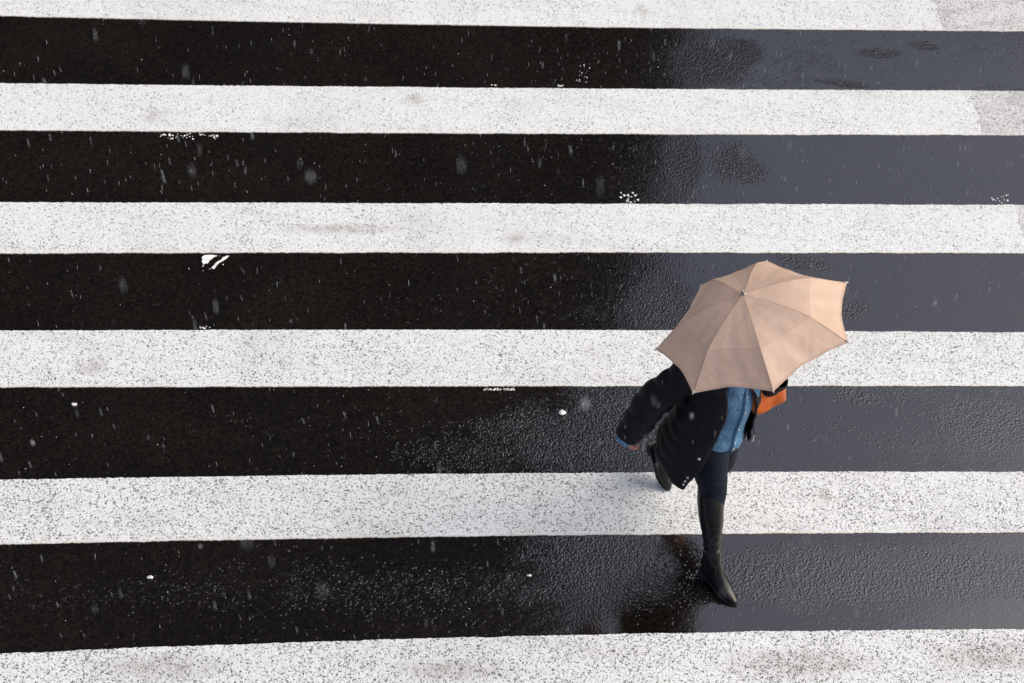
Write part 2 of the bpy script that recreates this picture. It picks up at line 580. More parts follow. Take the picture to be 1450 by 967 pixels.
# ------------------------------------------------------------------ scraps of paint, stones and grit on the asphalt
def flat_poly(bm, pts, z=0.003):
    vs = [bm.verts.new((p.x, p.y, z)) for p in pts]
    f = bm.faces.new(vs)
    r = bmesh.ops.extrude_face_region(bm, geom=[f])
    for v in [e for e in r['geom'] if isinstance(e, bmesh.types.BMVert)]:
        v.co.z = z
    for v in vs:
        v.co.z = 0.0005


def speck(bm, px, py, r, z=0.0025, n=7, sx=1.0):
    c = at(px, py)
    flat_poly(bm, [c + Vector((math.cos(2 * math.pi * k / n) * r * sx * random.uniform(0.6, 1.2), math.sin(2 * math.pi * k / n) * r * random.uniform(0.6, 1.2), 0)) for k in range(n)], z)


def specks(area, num, r0, r1):
    bm = bmesh.new()
    x0, y0, x1, y1 = area
    for _ in range(num):
        t = random.random()
        speck(bm, x0 + (x1 - x0) * t + random.gauss(0, 1.5), y0 + (y1 - y0) * random.random(), random.uniform(r0, r1))
    bmesh.ops.recalc_face_normals(bm, faces=bm.faces)
    return bm


Z = lambda x, y: at(260 + x * 90 / 1450, 350 + y * 60 / 967)
for lab, poly in (('broad ragged white paint scrap just under the third stripe, left of a thin slanting one', ((410, 240), (470, 190), (640, 180), (770, 200), (680, 235), (640, 270), (590, 310), (545, 375), (490, 372), (455, 410), (440, 380), (415, 330), (430, 290))),
                  ('thin slanting white paint scrap just right of a broader ragged one under the third stripe', ((630, 480), (690, 420), (720, 375), (800, 320), (860, 295), (890, 240), (1000, 195), (1040, 205), (980, 255), (900, 310), (820, 350), (760, 410), (700, 500)))):
    bm = bmesh.new()
    flat_poly(bm, [Z(*q) for q in poly])
    bmesh.ops.recalc_face_normals(bm, faces=bm.faces)
    tag(link('paint_scrap', bm, 'chip', smooth=False), lab, 'paint mark', 'torn scraps of old paint on the asphalt')
bm = bmesh.new()
for q in ((440, 435, .0035), (600, 505, .002), (440, 540, .0015), (120, 492, .0022), (820, 205, .0012), (900, 400, .003)):
    speck(bm, 260 + q[0] * 90 / 1450, 350 + q[1] * 60 / 967, q[2] * 1.3)
for (x0, y0, x1, y1), num, r0, r1 in (((228, 189, 308, 197), 44, .002, .0065), ((878, 273, 903, 287), 20, .003, .010), ((1398, 274, 1430, 288), 14, .003, .006), ((686, 550.5, 728, 552.5), 34, .003, .007),
                                      ((788, 120.5, 802, 122), 12, .003, .006), ((697, 120, 703, 122), 5, .003, .005), ((820, 92, 834, 118), 16, .0015, .005), ((284, 461, 300, 466), 9, .003, .006)):
    for _ in range(num):
        speck(bm, x0 + (x1 - x0) * random.random() + random.gauss(0, 1.5), y0 + (y1 - y0) * random.random(), random.uniform(r0, r1))
bmesh.ops.recalc_face_normals(bm, faces=bm.faces)
tag(link('paint_flecks', bm, 'chip', smooth=False), kind='stuff')


def stone(name, px, py, r, lab, cat, mat='pebble', sc3=(1, 0.8, 0.6)):
    bm = bmesh.new()
    bmesh.ops.create_icosphere(bm, subdivisions=3, radius=r)
    for v in bm.verts:
        k = 1 + 0.35 * noise.noise(v.co * (0.9 / r) + Vector((px, py, 0)))
        v.co = Vector((v.co.x * sc3[0] * k, v.co.y * sc3[1] * k, v.co.z * sc3[2] * k))
    lo = min(v.co.z for v in bm.verts)
    p = at(px, py)
    for v in bm.verts:
        v.co += Vector((p.x, p.y, -lo))
    return tag(link(name, bm, mat), lab, cat, 'small litter and stones on the asphalt')


stone('pebble', 795.5, 586, 0.019, 'white rounded pebble alone on dark asphalt left of the walker', 'pebble')
stone('pebble', 214, 818, 0.011, 'pale pebble at the lower left, one half of a touching pair on dark asphalt', 'pebble')
stone('pebble', 210.3, 818.4, 0.009, 'smaller pale pebble touching a larger one at the lower left', 'pebble')
stone('pebble', 105, 573.5, 0.016, 'greyish flat pebble near the left edge below the stripe crossed by the umbrella', 'pebble', sc3=(1, .6, .4))
bm = bmesh.new()
p = at(749, 815)
box(bm, (p.x, p.y, 0.003), (0.024, 0.010, 0.005), Matrix.Rotation(R(4), 3, 'Z'), 0.0012)
tag(link('paper_scrap', bm, 'chip'), 'tiny white paper scrap on dark asphalt between the two nearest stripes', 'litter', 'small litter and stones on the asphalt')
bm = bmesh.new()
for _ in range(260):
    px, py = random.uniform(0, 1450), random.uniform(20, 900)
    speck(bm, px, py, random.choice((.0012, .0015, .002, .0026)), 0.0018, 5)
bmesh.ops.recalc_face_normals(bm, faces=bm.faces)
tag(link('grit', bm, 'chip', smooth=False), kind='stuff')

# ------------------------------------------------------------------ dark office block across the street (seen mirrored in the wet road)
blk = empty('office_building', (-19, 40, 0))
tag(blk, 'tall dark office building mirrored in the wet asphalt on the left', 'building')
XR = 30 * math.tan(R(5.35))
bm = bmesh.new()
box(bm, ((XR - 42) / 2, 40, 55), (XR + 42, 20, 110))
link('wall', bm, 'facade', blk, smooth=False)
for fl in range(28):
    bm = bmesh.new()
    for c in range(11):
        box(bm, (-40.6 + c * 4.0 + 1.6, 29.98, 5.2 + fl * 3.7), (3.0, 0.12, 2.0))
    link('window_band', bm, 'glass', blk, smooth=False)
bm = bmesh.new()
box(bm, ((XR - 42) / 2, 40, 110.5), (XR + 42.8, 20.8, 0.9))
link('parapet', bm, 'facade', blk, smooth=False)
bm = bmesh.new()
box(bm, (-16, 29.97, 1.5), (3.4, 0.14, 3.0))
link('door', bm, 'glass', blk, smooth=False)

blk = empty('office_building', (30, 52, 0))
tag(blk, 'lower dark office block right of the tall one, glimpsed mirrored between wet asphalt grains', 'building')
bm = bmesh.new()
box(bm, (32.2, 54, 12.5), (54, 18, 25))
link('wall', bm, 'facade', blk, smooth=False)
for fl in range(6):
    bm = bmesh.new()
    for c in range(13):
        box(bm, (8.2 + c * 4.0, 44.98, 5.2 + fl * 3.6), (3.0, 0.12, 2.0))
    link('window_band', bm, 'glass', blk, smooth=False)
bm = bmesh.new()
box(bm, (32.2, 54, 25.4), (54.8, 18.8, 0.8))
link('parapet', bm, 'facade', blk, smooth=False)

# ------------------------------------------------------------------ umbrella
UC, UN, UR, UPH, UHT = Vector((1.0796, 6.4045, 1.7056)), Vector((-0.38287504, 0.09562241, 0.91883788)), 0.455, 1.3834, 0.2108
UN.normalize()
UA = Vector((0, 1, 0)).cross(UN).normalized()
UB = UN.cross(UA)
TIPS_PX = [(1086, 369), (1199.5, 400), (1202, 485), (1095, 554.5), (981, 557), (928, 495), (992, 404)]


def on_plane(px, py, c, n):
    o = Vector((0, 0, CAM_H))
    d = (at(px, py) - o)
    return o + d * ((c - o).dot(n) / d.dot(n))


TIPS = [on_plane(x, y, UC, UN) for x, y in TIPS_PX]
APEX = UC + UN * UHT
umb = empty('umbrella', APEX - UN * 0.56)
tag(umb, 'open beige folding umbrella with seven ribs held over the walker', 'umbrella')


def rib_pt(k, s):
    """point of rib k at s (0 apex, 1 tip): a gently curved rib with a kink at its joint"""
    t = TIPS[k % 7]
    flat = APEX + (t - APEX) * s
    return flat + UN * (0.030 * math.sin(math.pi * min(1, s * 1.02) ** 0.92) + (0.030 * max(0, 1 - abs(s - 0.655) / (0.345 if s > 0.655 else 0.5))))


def canopy_pt(k, s, a, gap=0.0):
    p = rib_pt(k, s) * (1 - a) + rib_pt(k + 1, s) * a
    m = 4 * a * (1 - a)
    inward = (APEX - UN * UHT - p)
    inward -= UN * inward.dot(UN)
    L = inward.length or 1
    chord = (TIPS[(k + 1) % 7] - TIPS[k % 7]).length
    sc_ = 0.068 * chord
    p = p + inward / L * (sc_ * m * s ** 5)
    p = p - UN * (0.010 * m * s * (1 - 0.4 * s)) + UN * (0.012 * m * max(0, (s - 0.8) / 0.2))
    wr = noise.noise(p * 9 + Vector((k * 3.1, 0, 0))) * 0.007 + noise.noise(p * 26 + Vector((k * 3.1, 5, 0))) * 0.0028
    wr += 0.0035 * math.sin(s * 9 + a * 16 + k) * m * s
    return p + UN * (wr * min(1, m * 1.6) * s)


bm = bmesh.new()
uvl = bm.loops.layers.uv.new('UVMap')
NS, NA = 44, 26
for k in range(7):
    g = [[bm.verts.new(canopy_pt(k, max(0.004, i / NS), j / NA)) for j in range(NA + 1)] for i in range(NS + 1)]
    for i in range(NS):
        for j in range(NA):
            f = bm.faces.new((g[i][j], g[i + 1][j], g[i + 1][j + 1], g[i][j + 1]))
            for lp, (ii, jj) in zip(f.loops, ((i, j), (i + 1, j), (i + 1, j + 1), (i, j + 1))):
                d_ = 0.5 + (jj / NA - 0.5) * 1.0
                lp[uvl].uv = (d_, ii / NS)
bmesh.ops.recalc_face_normals(bm, faces=bm.faces)
link('canopy', bm, 'canopy', umb)
bm = bmesh.new()
tube(bm, [APEX - UN * 0.012, APEX + UN * 0.003, APEX + UN * 0.006], [0.011, 0.0105, 0.008], 16)
tube(bm, [APEX + UN * 0.004, APEX + UN * 0.018, APEX + UN * 0.022], [0.0055, 0.005, 0.003], 14)
link('ferrule', bm, 'steel', umb)
bm = bmesh.new()
tube(bm, [APEX, APEX - UN * 0.30], [0.0045] * 2, 12)
tube(bm, [APEX - UN * 0.29, APEX - UN * 0.47], [0.006] * 2, 12)
link('shaft', bm, 'steel', umb)
bm = bmesh.new()
tube(bm, [APEX - UN * 0.22, APEX - UN * 0.245], [0.012, 0.012], 14)
link('runner', bm, 'black_plastic', umb)
bm = bmesh.new()
tube(bm, [APEX - UN * x for x in (0.45, 0.465, 0.51, 0.55, 0.56)], [0.009, 0.015, 0.016, 0.017, 0.010], 16)
link('handle', bm, 'black_plastic', umb)
for k in range(7):
    bm = bmesh.new()
    pts = [rib_pt(k, s) - UN * 0.007 for s in (0.03, 0.2, 0.4, 0.62, 0.655, 0.8, 0.97)]
    tube(bm, pts, [0.0018] * 7, 6)
    tube(bm, [APEX - UN * 0.23, rib_pt(k, 0.42) - UN * 0.008], [0.0018] * 2, 6)
    link('rib', bm, 'steel', umb)
    bm = bmesh.new()
    d = (TIPS[k] - rib_pt(k, 0.9)).normalized()
    tube(bm, [TIPS[k] - d * 0.016, TIPS[k] - d * 0.002, TIPS[k] + d * 0.006], [0.003, 0.0034, 0.0022], 8)
    link('rib_tip', bm, 'pearl', umb)

# ------------------------------------------------------------------ the walker
ORI = Vector((1.08, 6.42, 0))
person = None


def skin_mesh(verts, edges, radii, root, subdiv=2):
    me = bpy.data.meshes.new('tmp')
    me.from_pydata([tuple(v) for v in verts], edges, [])
    o = bpy.data.objects.new('tmp', me)
    COL.objects.link(o)
    m = o.modifiers.new('s', 'SKIN')
    m.use_smooth_shade = True
    for i, sv in enumerate(me.skin_vertices[0].data):
        r = radii[i]
        sv.radius = r if isinstance(r, tuple) else (r, r)
        sv.use_root = (i == root)
    s = o.modifiers.new('d', 'SUBSURF')
    s.levels = s.render_levels = subdiv
    dg = bpy.context.evaluated_depsgraph_get()
    out = bpy.data.meshes.new_from_object(o.evaluated_get(dg))
    bpy.data.objects.remove(o)
    bpy.data.meshes.remove(me)
    return out


# joints (world metres); where the photograph shows a joint it is read off there
J = dict(pelvis=Vector((1.035, 6.47, 0.90)), waist=Vector((1.045, 6.465, 1.04)), chest=Vector((1.055, 6.455, 1.22)), neck=Vector((1.07, 6.43, 1.375)),
         head=Vector((1.085, 6.39, 1.49)),
         hipR=at(1000, 612, 0.86), kneeR=at(1008, 688, 0.475), ankR=at(1008, 798, 0.125),
         hipL=at(1024, 602, 0.86), kneeL=at(1017, 655, 0.45), ankL=at(939, 652, 0.165),
         shR=Vector((0.885, 6.455, 1.335)), elR=at(926, 566, 1.11), wrR=at(887.5, 618, 0.875),
         shL=Vector((1.155, 6.465, 1.325)), elL=at(1070, 553, 1.15))
GRIP = APEX - UN * 0.505
J['wrL'] = GRIP + Vector((0.02, 0.065, -0.045))
FD = Vector((0.40, -0.92, 0)).normalized()      # walking direction

# body: one skinned figure, then head and hands joined into the same mesh
names = ['pelvis', 'waist', 'chest', 'neck', 'neckTop', 'shR', 'elR', 'wrR', 'shL', 'elL', 'wrL', 'hipR', 'kneeR', 'ankR', 'hipL', 'kneeL', 'ankL']
J['neckTop'] = J['neck'] * 0.35 + J['head'] * 0.65
rad = [(.085, .08), (.08, .075), (.085, .08), .05, .048, .05, .036, .025, .05, .036, .025, .075, .05, .035, .075, .05, .035]
ed = [('pelvis', 'waist'), ('waist', 'chest'), ('chest', 'neck'), ('neck', 'neckTop'), ('chest', 'shR'), ('shR', 'elR'), ('elR', 'wrR'), ('chest', 'shL'), ('shL', 'elL'), ('elL', 'wrL'),
      ('pelvis', 'hipR'), ('hipR', 'kneeR'), ('kneeR', 'ankR'), ('pelvis', 'hipL'), ('hipL', 'kneeL'), ('kneeL', 'ankL')]
ix = {n: i for i, n in enumerate(names)}
body = skin_mesh([J[n] for n in names], [(ix[a], ix[b]) for a, b in ed], rad, 0)
bmB = bmesh.new()
bmB.from_mesh(body)


def add_skin(verts, edges, radii, root=0, sub=2):
    bmB.from_mesh(skin_mesh(verts, edges, radii, root, sub))


def hand(wr, d, palm_n, thumb_side, curl):
    """palm and five fingers; d along the hand, palm_n out of the palm, fingers curl towards palm_n"""
    d = d.normalized()
    palm_n = (palm_n - d * palm_n.dot(d)).normalized()
    side = d.cross(palm_n) * thumb_side
    vs, es, rs = [wr, wr + d * 0.04, wr + d * 0.075], [(0, 1), (1, 2)], [(.022, .017), (.034, .016), (.036, .014)]
    add_skin(vs, es, rs)
    for i, (off, ln) in enumerate(((0.027, 0.072), (0.009, 0.080), (-0.009, 0.075), (-0.026, 0.060))):
        p = wr + d * 0.062 + side * off
        pts = [p, p + d * 0.026]
        ang = 0
        for seg in (0.45, 0.32, 0.23):
            ang += curl * (1 + 0.06 * i)
            pts.append(pts[-1] + (d * math.cos(ang) + palm_n * math.sin(ang)) * ln * seg)
        add_skin(pts, [(a, a + 1) for a in range(4)], [.0095, .0092, .0085, .0078, .0062])
    p = wr + d * 0.022 + side * 0.020
    t1 = p + (d * 0.5 + side * 0.75 + palm_n * 0.25).normalized() * 0.036
    t2 = t1 + (d * 0.75 + side * 0.2 + palm_n * 0.6).normalized() * 0.030
    t3 = t2 + (d * 0.6 - side * 0.2 + palm_n * 0.8).normalized() * 0.024
    add_skin([p, t1, t2, t3], [(0, 1), (1, 2), (2, 3)], [.013, .011, .0098, .0075])


hd = (at(890, 622, 0.76) - J['wrR'])
hand(J['wrR'], hd, Vector((0.9, 0.1, 0.2)), 1, 0.42)
hl = (GRIP - J['wrL'])
hl = Vector((-0.75, -0.35, 0.35))
J['wrL'] = GRIP - hl.normalized() * 0.075 - Vector((0.0, 0.028, -0.004))
hand(J['wrL'], hl, Vector((0.25, -0.9, 0.1)).cross(hl) * 0 + Vector((0.1, 0.95, 0.2)), 1, 1.05)

# head
HD = J['head']
HF = (FD + Vector((0, 0, -0.22))).normalized()
HS = Vector((0, 0, 1)).cross(HF).normalized()
HU = HF.cross(HS)
HM = Matrix((HS, -HF, HU)).transposed()         # local x side, -y face, z up


def hp(x, y, z):
    return HD + HM @ Vector((x, y, z))


hb = bmesh.new()
bmesh.ops.create_uvsphere(hb, u_segments=40, v_segments=28, radius=1)
for v in hb.verts:
    x, y, z = v.co
    X, Y, Zz = x * 0.074, y * 0.094, z * 0.112
    if z < 0:                                   # jaw narrows, chin comes forward
        X *= 1 - 0.30 * z * z
        Y *= 1 - 0.12 * z * z
        if y < 0:
            Y -= 0.010 * z * z
    if y < -0.5:
        nz = math.exp(-((x / 0.16) ** 2)) * math.exp(-(((z + 0.12) / 0.20) ** 2))
        Y -= 0.022 * nz                         # nose
        for sx in (-1, 1):
            Y += 0.010 * math.exp(-(((x - sx * 0.40) / 0.18) ** 2) - (((z - 0.08) / 0.13) ** 2))  # eye sockets
        Y -= 0.006 * math.exp(-((x / 0.3) ** 2) - (((z + 0.47) / 0.08) ** 2))  # mouth
    v.co = hp(X, Y, Zz)
hm = bpy.data.meshes.new('h')
hb.to_mesh(hm)
hb.free()
bmB.from_mesh(hm)
for sx in (-1, 1):                              # ears
    ball(bmB, hp(sx * 0.076, 0.005, -0.005), 0.03, 12, (0.35, 0.65, 1.0), HM)
person = link('person', bmB, 'skin')
tag(person, 'person under the umbrella in dark open jacket, denim shirt, jeans and tall boots, striding', 'person')

bm = bmesh.new()
bmesh.ops.create_uvsphere(bm, u_segments=36, v_segments=24, radius=1)
for v in bm.verts:
    x, y, z = v.co
    if y < -0.25 and z < 0.55:
        y = -0.25 + (y + 0.25) * 0.05           # keeps the face free
    k = 1 + 0.05 * noise.noise(Vector((x * 6, y * 6, z * 2)))
    zz = z * 0.122 if z > 0 else z * 0.20
    v.co = hp(x * 0.087 * k, y * 0.106 * k + 0.008, zz * k + 0.004)
link('hair', bm, 'hair', person)
for sx in (-1, 1):
    bm = bmesh.new()
    ball(bm, hp(sx * 0.030, -0.0755, 0.008), 0.0105, 14)
    e = link('eye', bm, 'eye', person)
    bm = bmesh.new()
    ball(bm, hp(sx * 0.030, -0.0835, 0.008), 0.0052, 10, (1, 0.55, 1), HM)
    link('iris', bm, 'hair', e)
bm = bmesh.new()
ball(bm, hp(0, -0.0885, -0.053), 0.02, 14, (1, 0.3, 0.36), HM)
link('lips', bm, 'lip', person)

# --- trousers
bm = bmesh.new()


def ring_at(c, yaw, a, bf, bb, n=40, power=2.3, left=1.0):
    f = Vector((math.sin(yaw), -math.cos(yaw), 0))
    l = Vector((math.cos(yaw), math.sin(yaw), 0))
    out = []
    for k in range(n):
        th = 2 * math.pi * k / n
        cx, cy = math.cos(th), math.sin(th)
        r = (abs(cx) ** power + abs(cy) ** power) ** (-1 / power)
        out.append(c + l * ((a if cx < 0 else a * left) * cx * r) + f * ((bf if cy > 0 else bb) * cy * r))
    return out


def wrinkle(amp, f1=13.0, f2=6.0, seed=0.0):
    def w(t, th):
        return 1 + amp * noise.noise(Vector((math.cos(th) * 1.2 + seed, math.sin(th) * 1.2, t * f1))) + amp * 0.6 * math.sin(t * f2 * 6.28 + 2 * math.cos(th + seed))
    return w


tube(bm, [J['hipR'] + Vector((0, 0, .06)), J['hipR'] - Vector((0, 0, 0.03)), (J['hipR'] + J['kneeR']) / 2 + FD * 0.012, J['kneeR'] + FD * 0.008, J['kneeR'] * 0.7 + J['ankR'] * 0.3],
     [0.104, 0.108, 0.094, 0.072, 0.060], 28, True, 40, wob=wrinkle(0.05, 9, 2.5))
tube(bm, [J['hipL'] + Vector((0, 0, .06)), J['hipL'] - Vector((0, 0, 0.03)), (J['hipL'] + J['kneeL']) / 2 + FD * 0.012, J['kneeL'] + FD * 0.008, J['kneeL'] * 0.7 + J['ankL'] * 0.3],
     [0.098, 0.100, 0.084, 0.068, 0.060], 28, True, 40, wob=wrinkle(0.05, 9, 2.5, 4))
pc = J['pelvis']
loft(bm, [ring_at(pc + Vector((0, 0, z)), R(20), a * 0.9, b, b2) for z, a, b, b2 in ((-0.06, .13, .10, .12), (0.0, .165, .115, .13), (0.06, .16, .115, .12), (0.12, .145, .11, .11))], True, True, True)
bmesh.ops.recalc_face_normals(bm, faces=bm.faces)
link('trousers', bm, 'jeans', person)

# --- boots


def boot(ank, knee, toe_px, toe_z, label, heel_up):
    d3 = at(toe_px[0], toe_px[1], toe_z) - ank
    fwd = Vector((d3.x, d3.y, 0)).normalized()
    pitch = heel_up
    f = (fwd * math.cos(pitch) + Vector((0, 0, -math.sin(pitch))))
    u = (fwd * math.sin(pitch) + Vector((0, 0, math.cos(pitch))))
    lat = f.cross(u)
    O = ank - f * 0.055 - u * 0.128             # heel point on the sole plane
        # let the ball or the whole sole rest on the road
    low = min((O + u * 0.0).z, (O + f * 0.20).z, (O + f * 0.265).z)
    O.z -= low - 0.004
    ank = O + f * 0.055 + u * 0.128
    lift = lambda x: 0.034 * max(0, min(1, (0.185 - x) / 0.12)) ** 1.2
    sects = [((.262, .015), (.261, .006), .007), ((.252, .022), (.250, .004), .0145), ((.235, .032), (.228, .003), .024), ((.212, .043), (.195, .003), .034), ((.188, .060), (.150, .003), .042),
             ((.163, .078), (.100, .004), .039), ((.142, .096), (.045, .004), .036), ((.125, .112), (.004, .012), .036), ((.110, .130), (-.008, .050), .037), ((.102, .150), (-.004, .100), .038)]
    rings = []
    n = 32

    def ring(A, B, wd, latv, sq=2.2):
        c, e = (A + B) / 2, (A - B) / 2
        out = []
        for k in range(n):
            th = 2 * math.pi * k / n
            cx, cy = math.cos(th), math.sin(th)
            r = (abs(cx) ** sq + abs(cy) ** sq) ** (-1 / sq)
            out.append(c + e * (cx * r) + latv * (wd * cy * r))
        return out

    for (ax, az), (bx, bz), wd in sects:
        rings.append(ring(O + f * ax + u * (az + lift(ax) * .8), O + f * bx + u * (bz + lift(bx)), wd, lat))
    sh = knee - ank
    L = sh.length
    sd = sh.normalized()
    sf = (f - sd * f.dot(sd)).normalized()
    sl = sf.cross(sd)
    prof = [(.12, .047, .046, .041), (.22, .047, .047, .041), (.34, .049, .053, .046), (.50, .055, .066, .055), (.68, .060, .076, .062), (.84, .062, .076, .0655), (.97, .062, .072, .067)]
    pr = cr_spline([Vector((t, a, b)) for t, a, b, _ in prof], 40)
    pw = cr_spline([Vector((c, 0, 0)) for *_, c in prof], 40)
    for i, (q, wv) in enumerate(zip(pr, pw)):
        c = ank + sd * (q.x * L) + u * 0.02 * (1 - q.x)
        rr = ring(c + sf * q.y, c - sf * q.z, wv.x, sl, 2.05)
        fold = max(0, 1 - q.x / 0.55)
        for k, pnt in enumerate(rr):
            th = 2 * math.pi * k / n
            o_ = pnt - c
            amp = 0.10 * fold * math.sin(q.x * 58 + 1.6 * math.sin(th)) + 0.035 * noise.noise(pnt * 14)
            rr[k] = c + o_ * (1 + amp)
            if q.x > 0.86:                       # the rim rises towards the outer side
                rr[k] += sd * (q.x - 0.86) / 0.11 * (0.040 * math.sin(th) ** 3 * (1 if math.sin(th) > 0 else 0.3))
        rings.append(rr)
    inner = [rings[-1]]
    for dz, k_ in ((0.0, 0.93), (-0.08, 0.88)):
        c = sum(rings[-1], Vector()) / n
        inner.append([c + (p - c) * k_ + sd * dz for p in rings[-1]])
    bm = bmesh.new()
    loft(bm, rings + inner[1:], True, True, True)
    bmesh.ops.recalc_face_normals(bm, faces=bm.faces)
    b = link('boot', bm, 'leather', person)
    if label:
        b['label'] = label
    # sole and heel block
    outl = [(.266, .0), (.255, .015), (.235, .026), (.205, .037), (.17, .042), (.12, .036), (.06, .036), (.02, .034), (-.004, .02)]
    pts = outl + [(-.008, 0)] + [(x, -y) for x, y in reversed(outl[1:])]
    bm = bmesh.new()
    loft(bm, [[O + f * x + lat * y + u * (z + lift(x)) for x, y in pts] for z in (-.003, 0.007)], True, True, True)
    bmesh.ops.recalc_face_normals(bm, faces=bm.faces)
    link('sole', bm, 'rubber', b, smooth=False)
    bm = bmesh.new()
    hpq = [(-.006, .0), (.0, .02), (.02, .032), (.055, .034), (.062, .02), (.062, -.02), (.055, -.034), (.02, -.032), (.0, -.02)]
    loft(bm, [[O + f * (x * k + 0.003) + lat * y * k + u * z for x, y in hpq] for z, k in ((-.003, .9), (0.034, 1.0))], True, True, True)
    bmesh.ops.recalc_face_normals(bm, faces=bm.faces)
    link('heel', bm, 'rubber', b, smooth=False)
    return b


boot(J['ankR'], J['kneeR'], (1036, 847), 0.02, 'black leather knee boot planted flat in front', 0.0)
boot(J['ankL'], J['kneeL'], (957, 703), 0.02, 'black leather knee boot pushing off behind with raised heel', R(38))

# --- shirt
bm = bmesh.new()
SY = R(24)
srings = []
specs = [(0.94, Vector((1.035, 6.465, 0)), .165, .155, .14), (0.96, Vector((1.036, 6.465, 0)), .165, .155, .14), (0.985, Vector((1.04, 6.465, 0)), .160, .145, .125), (1.06, Vector((1.047, 6.463, 0)), .148, .135, .11),
         (1.18, Vector((1.055, 6.455, 0)), .152, .138, .11), (1.27, Vector((1.062, 6.445, 0)), .148, .118, .10), (1.33, Vector((1.068, 6.435, 0)), .110, .085, .08), (1.375, Vector((1.072, 6.43, 0)), .06, .058, .06)]
ctr = cr_spline([c for _, c, *_ in specs], 48)
zz = cr_spline([Vector((s[0], s[2], s[3])) for s in specs], 48)
bb = cr_spline([Vector((s[4], 0, 0)) for s in specs], 48)
for i in range(48):
    c = ctr[i].copy()
    c.z = zz[i].x
    ring = ring_at(c, SY, zz[i].y, zz[i].z, bb[i].x, 72, 2.15, 0.60)
    for k, p in enumerate(ring):
        th = 2 * math.pi * k / 72
        low = max(0, 1 - i / 16)
        d = p - c
        fold = 0.030 * math.sin(7 * th + 2.2 * math.sin(i * 0.12)) * (0.25 + low) + 0.03 * noise.noise(p * 11)
        ring[k] = c + Vector((d.x * (1 + fold), d.y * (1 + fold), 0))
        if i < 10:                               # shirt tail dips in front and behind
            ring[k].z -= 0.055 * (1 - i / 10) * (math.sin(th) ** 2) - 0.03 * (1 - i / 10)
    srings.append(ring)
loft(bm, srings)
bmesh.ops.recalc_face_normals(bm, faces=bm.faces)
shirt = link('shirt', bm, 'denim', person)
sf_ = Vector((math.sin(SY), -math.cos(SY), 0))
sl_ = Vector((math.cos(SY), math.sin(SY), 0))
bm = bmesh.new()
plk = [(c.copy(), r) for c, r in zip(ctr, srings)]
mid = [r[18] for r in srings]
for i in range(47):
    pass
tube(bm, [m_ + sf_ * 0.001 for m_ in mid[:44]], [0.011] * 44, 8, True, None, 1.0)
for v in bm.verts:
    pass
link('placket', bm, 'denim', shirt)
for i in (5, 13, 21, 29, 37):
    bm = bmesh.new()
    disc_stud(bm, mid[i] + sf_ * 0.013, sf_, 0.0055, 0.003)
    link('button', bm, 'pearl', shirt)
bm = bmesh.new()
for sgn in (-1, 1):                              # collar leaves
    cb = Vector((1.072, 6.43, 1.375))
    pts = [cb + sf_ * 0.035 + sl_ * sgn * 0.075 + Vector((0, 0, .035)), cb + sf_ * 0.085 + sl_ * sgn * 0.012 + Vector((0, 0, -.015)), cb + sf_ * 0.12 + sl_ * sgn * 0.045 + Vector((0, 0, -.065)), cb + sf_ * 0.05 + sl_ * sgn * 0.095 + Vector((0, 0, -.02))]
    loft(bm, [[p + sf_ * o_ + Vector((0, 0, o_)) for p in pts] for o_ in (0.0, 0.004)], True, True, True)
bmesh.ops.recalc_face_normals(bm, faces=bm.faces)
link('collar', bm, 'denim', shirt, smooth=False)

# --- jacket: an open shell round the torso plus two quilted sleeves
bm = bmesh.new()


def arc(cz, cx, cy, yaw, a, bf, bb, t0, t1, n=90):
    """open ring from angle t0 (person's right of the opening) round the back to t1"""
    f = Vector((math.sin(yaw), -math.cos(yaw), 0))
    l = Vector((math.cos(yaw), math.sin(yaw), 0))
    out = []
    for k in range(n):
        th = R(t0) + (R(360) - R(t0) - R(t1)) * k / (n - 1)
        s, c = math.sin(th), math.cos(th)
        out.append(Vector((cx, cy, cz)) - l * ((a if s > 0 else a * 0.61) * s) + f * ((bf if c > 0 else bb) * c))
    return out


# z, centre, yaw, half width, front, back, opening right, opening left
JK = [(0.70, 1.000, 6.475, 24, .250, .270, .20, 48, 62), (0.78, 1.005, 6.475, 24, .250, .258, .20, 42, 60), (0.88, 1.012, 6.47, 24, .243, .236, .19, 34, 52), (1.00, 1.024, 6.467, 22, .228, .205, .17, 27, 46),
      (1.12, 1.040, 6.46, 20, .210, .182, .15, 23, 42), (1.22, 1.054, 6.452, 17, .200, .166, .14, 21, 38), (1.30, 1.06, 6.445, 14, .190, .135, .125, 22, 30), (1.355, 1.065, 6.438, 12, .150, .10, .11, 28, 30), (1.40, 1.07, 6.435, 12, .085, .08, .09, 34, 34)]
NJ = 70
A1 = cr_spline([Vector(j[0:3]) for j in JK], NJ)
A2 = cr_spline([Vector(j[3:6]) for j in JK], NJ)
A3 = cr_spline([Vector(j[6:9]) for j in JK], NJ)
jr = []
